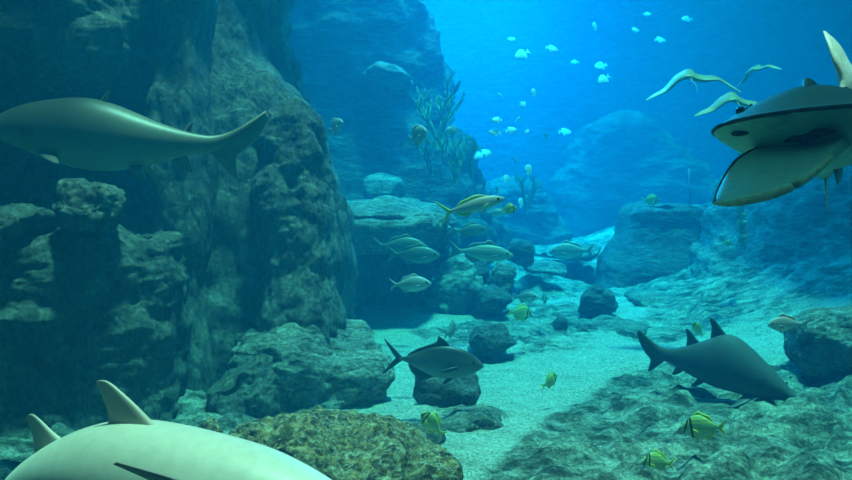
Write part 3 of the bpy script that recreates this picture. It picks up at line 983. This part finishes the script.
pf = [(loc(846, 142, 2.72), loc(852, 128, 3.1), .07), (loc(832, 157, 2.6), loc(838, 132, 3.05), .06), (loc(805, 179, 2.5), loc(806, 136, 3.0), .045), (loc(775, 193, 2.47), loc(770, 142, 2.95), .034),
      (loc(742, 201, 2.5), loc(742, 156, 2.85), .024), (loc(722, 203.5, 2.54), loc(730, 168, 2.75), .015), (loc(714.5, 203, 2.57), loc(718, 190, 2.66), .006)]
pv = [(loc(830, 150, 3.2), loc(846, 150, 3.35), .03), (loc(833, 168, 3.15), loc(844, 165, 3.28), .018), (loc(837, 184, 3.12), loc(840, 182, 3.2), .006)]
for sd in (0, 1):
    f = (lambda q: q if q is pv or sd == 0 else RAISED)
    s = -1 if sd == 0 else 1
    link('pectoral_fin', wing(f(pf), 12, 5), root, [M_GF])
    pts = [V(p) for p in smooth_list([tuple(a) for a, _, _ in f(pf)[1:]], 6)]
    vs, fs = tube(pts, [.005 + .010 * sin(pi * min(1, (i + 3) / len(pts))) for i in range(len(pts))], 8)
    link('fin_edge', mesh_from(vs, fs), root, [M_EDGE])
    pts = [V(p) for p in smooth_list([tuple(t_) for _, t_, _ in f(pf)[3:]] + [tuple(f(pf)[-1][0])], 6)]
    vs, fs = tube(pts, .006, 8)
    link('fin_edge', mesh_from(vs, fs), root, [M_RIM])
    link('pelvic_fin', wing(pv if sd == 0 else mirror(pv), 8, 5), root, [M_GD])
    link('eye', ball((-.24, s * .21, .075), .022, (1.2, .8, .8), 12), root, [M_EYE])
    rv, rf = [], []
    for q in range(9):
        u = q / 8
        x_ = -.14 - .3 * u
        k_ = next(a for a, b_ in zip(st, st[1:]) if b_[0] <= x_)
        y_ = s * (.12 + .07 * sin(pi * u))
        z_ = k_[2] * max(0, 1 - (abs(y_) / k_[4]) ** k_[5]) ** (1 / k_[5])
        vs, fs = tube([V((x_ + .02, y_, z_ - .02)), V((x_, y_, z_ + .003)), V((x_ - .010, y_, z_ + .011 + .005 * sin(pi * u)))], [.022, .011, .002], 8)
        rf.extend([tuple(i_ + len(rv) for i_ in f_) for f_ in fs])
        rv.extend(vs)
    link('thorn_ridge', mesh_from(rv, rf), root, [M_GB])
    link('nostril', ball((-.10, s * .20, -.026), .022, (.8, 1.4, .5), 12), root, [M_MOUTH])
# dark rim round the head, thorny crest, mouth
rim = []
for i in range(-16, 17):
    a = i / 16
    j = abs(a)
    q = smooth_list([(p[0], p[4], p[1]) for p in st[:8]], 5)
    f = j * (len(q) - 1)
    k = min(int(f), len(q) - 2)
    u = f - k
    p = [q[k][m] + (q[k + 1][m] - q[k][m]) * u for m in range(3)]
    rim.append(V((p[0], math.copysign(p[1], a) if i else 0, p[2] + .003)))
vs, fs = tube(rim, .007, 8)
link('head_rim', mesh_from(vs, fs), root, [M_RIM])
link('crest', wing([((-.3, 0, .13), (-.3, 0, .15), .03), ((-.38, 0, .15), (-.39, 0, .2), .05), ((-.48, 0, .16), (-.5, 0, .215), .08), ((-.58, 0, .16), (-.6, 0, .22), .05), ((-.68, 0, .15), (-.7, 0, .18), .02)], 8, 5), root, [M_GB])
vs, fs = tube([V((-.115 - .012 * cos(t * pi * .5 * 4) + .05 * t, t * .085, -.056)) for t in [x / 8 for x in range(-8, 9)]], [.006 + .017 * (1 - abs(x / 8)) for x in range(-8, 9)], 8)
link('mouth', mesh_from(vs, fs), root, [M_MOUTH])


def gdorsal(x, k):
    return wing([((x + .06, 0, .06), (x - .12, 0, .05), .03 * k), ((x - .02, 0, .06 + .12 * k), (x - .13, 0, .06 + .1 * k), .02), ((x - .11, 0, .06 + .25 * k), (x - .17, 0, .06 + .23 * k), .012), ((x - .17, 0, .06 + .32 * k), (x - .185, 0, .06 + .32 * k), .005)], 8, 5)


link('dorsal_fin', wing([(loc(822, 142, 3.5), loc(844, 142, 3.9), .06), (loc(832, 112, 3.55), loc(853, 112, 3.9), .055), (loc(840, 84, 3.6), loc(862, 84, 3.9), .05), (loc(834, 62, 3.6), loc(850, 64, 3.85), .04), (loc(827, 42, 3.65), loc(840, 46, 3.82), .03), (loc(823, 31, 3.72), loc(828, 34, 3.78), .012)], 8, 5), root, [M_GD])
link('dorsal_fin', gdorsal(-1.6, .8), root, [M_GD])
link('tail_fin', wing([((-2.35, 0, .28), (-2.4, 0, .27), .004), ((-2.15, 0, .12), (-2.3, 0, .08), .015), ((-2.02, 0, .03), (-2.2, 0, .0), .02), ((-2.08, 0, -.03), (-2.2, 0, -.06), .012), ((-2.22, 0, -.12), (-2.25, 0, -.12), .004)], 8, 5), root, [M_GD])
tag(root, 'pale-bellied guitarfish with a broad rounded head, seen from below in close-up', 'guitarfish')

# ------------------------------------------------------------------ rays gliding in blue water
M_RAY = skin_mat('ray skin', (.26, .27, .14), (.42, .45, .3), -.03, .02, nscale=12, bscale=5, mott=.6)


def ray(span, arch):
    root = bpy.data.objects.new('eagle_ray', None)
    COL.objects.link(root)
    h = span / 2
    stt = []
    for u in (-1, -.8, -.55, -.3, -.12, 0, .12, .3, .55, .8, 1):
        a = abs(u)
        z = arch * h * (1 - a ** 1.4) - arch * h * .5 + .05 * h * sin(u * 8)
        le = .26 * h * (1 - a) ** .8 - .35 * h * a ** 1.6
        tr = -.42 * h * (1 - a) ** .9 - .42 * h * a
        stt.append(((le, u * h, z), (min(tr, le - .01), u * h, z - .02 * h), (.2 * (1 - a) ** 1.2 + .02) * h))
    link('body', wing(stt, 10, 4), root, [M_RAY])
    vs, fs = tube([V((-.35 * h - i * .14 * h, .02 * h * sin(i), arch * h * .45 - .02 * i * h)) for i in range(9)], [.018 * h * (1 - i / 9.5) for i in range(9)], 6)
    link('tail', mesh_from(vs, fs), root, [M_RAY])
    link('head', ball((.27 * h, 0, arch * h * .5), .13 * h, (1.2, 1.1, .7), 14), root, [M_RAY])
    return root


rr = ray(1.0, .42)
place(rr, at(690, 84, 9.5), 80, 14, -7)
tag(rr, 'pale ray gliding edge-on with arched wings, alone in open water', 'ray')
r2 = copy_tree(rr)
place(r2, at(733, 106, 9.0), 84, 16, 0, .85)
tag(r2, 'pale ray gliding close beside the guitarfish head', 'ray')
r3 = copy_tree(rr)
place(r3, at(758, 73, 10.5), 50, 14, -22, .62)
tag(r3, 'small pale ray banking above the guitarfish head', 'ray')

# ------------------------------------------------------------------ water and light
wm = bpy.data.materials.new('sea water')
wm.use_nodes = True
t = wm.node_tree
t.nodes.clear()
out = t.nodes.new('ShaderNodeOutputMaterial')
sc_ = t.nodes.new('ShaderNodeVolumeScatter')
sc_.inputs['Color'].default_value = (.005, .50, 1.0, 1)
sc_.inputs['Density'].default_value = .026
sc_.inputs['Anisotropy'].default_value = .35
ab = t.nodes.new('ShaderNodeVolumeAbsorption')
ab.inputs['Color'].default_value = (.0, .9115, .949, 1)
ab.inputs['Density'].default_value = .26
ad = t.nodes.new('ShaderNodeAddShader')
t.links.new(sc_.outputs[0], ad.inputs[0])
t.links.new(ab.outputs[0], ad.inputs[1])
t.links.new(ad.outputs[0], out.inputs['Volume'])
slab('water', (-10.99, -.5, -1.1), (10.99, 27.59, TOP), wm)

M_BLOCKER = plain('light blocker', (.12, .14, .14), .9)
bm = bmesh.new()                                        # added slats out of view, dimming the sun over the left side
yb = .8
while yb < 13.2:
    g = bmesh.ops.create_cube(bm, size=1)
    wd = .2 if yb < 5.4 else .233
    for v in g['verts']:
        v.co = V(((-6.0 if yb < 5.4 else -6.55) + v.co.x * (9.55 if yb < 5.4 else 8.45), yb + v.co.y * wd, 7.96 + v.co.z * .1))
    yb += .3
me = bpy.data.meshes.new('m')
bm.to_mesh(me)
bm.free()
o = link('light_blocker_left', me, None, [M_BLOCKER])
o['kind'] = 'structure'
slab('light_blocker_front', (1.0, .7, 7.9), (10.9, 3.4, 8.2), M_BLOCKER)  # added slab out of view, keeps the sun off the guitarfish
slab('light_blocker_right', (5.6, 6.8, 7.9), (10.9, 18, 8.2), M_BLOCKER)  # added slab out of view, darkens the right-hand side

w = bpy.data.worlds.new('world')
S.world = w
w.use_nodes = True
bg = w.node_tree.nodes['Background']
bg.inputs['Color'].default_value = (1.3, 1.05, .8, 1)
tc = w.node_tree.nodes.new('ShaderNodeTexCoord')
sx = w.node_tree.nodes.new('ShaderNodeSeparateXYZ')
mr = w.node_tree.nodes.new('ShaderNodeMapRange')      # bright overhead, dark visitors' hall all round
mr.inputs['From Min'].default_value = .15
mr.inputs['From Max'].default_value = .7
mr.inputs['To Max'].default_value = .35
w.node_tree.links.new(tc.outputs['Generated'], sx.inputs[0])
w.node_tree.links.new(sx.outputs['Z'], mr.inputs['Value'])
w.node_tree.links.new(mr.outputs[0], bg.inputs['Strength'])

sun = bpy.data.lights.new('sun', 'SUN')
sun.energy = 11.5
sun.color = (3.3, 1.0, .75)
sun.angle = R(5)
so = bpy.data.objects.new('sun', sun)
COL.objects.link(so)
so.rotation_euler = V((-.13, .0, -1)).to_track_quat('-Z', 'Y').to_euler()

for nm_, px_, py_, sx_, sy_, en in (('added_fill_light', 1.2, 16.5, 6, 5, 2800), ('added_fill_light', -1.0, 22.8, 9, 7, 6600)):  # unseen area lights added to brighten the far blue water
    al = bpy.data.lights.new(nm_, 'AREA')
    al.shape = 'RECTANGLE'
    al.size, al.size_y = sx_, sy_
    al.energy = en
    al.color = (.42, .47, 1.0)
    ao = bpy.data.objects.new(nm_, al)
    COL.objects.link(ao)
    ao.location = (px_, py_, 7.7)

S.view_settings.view_transform = 'Standard'
S.view_settings.look = 'None'
S.view_settings.exposure = -0.3
S.view_settings.gamma = 1
S.cycles.use_denoising = True
S.cycles.volume_bounces = 2
S.cycles.max_bounces = 6
S.cycles.diffuse_bounces = 3
S.cycles.glossy_bounces = 1
S.cycles.sample_clamp_indirect = 6
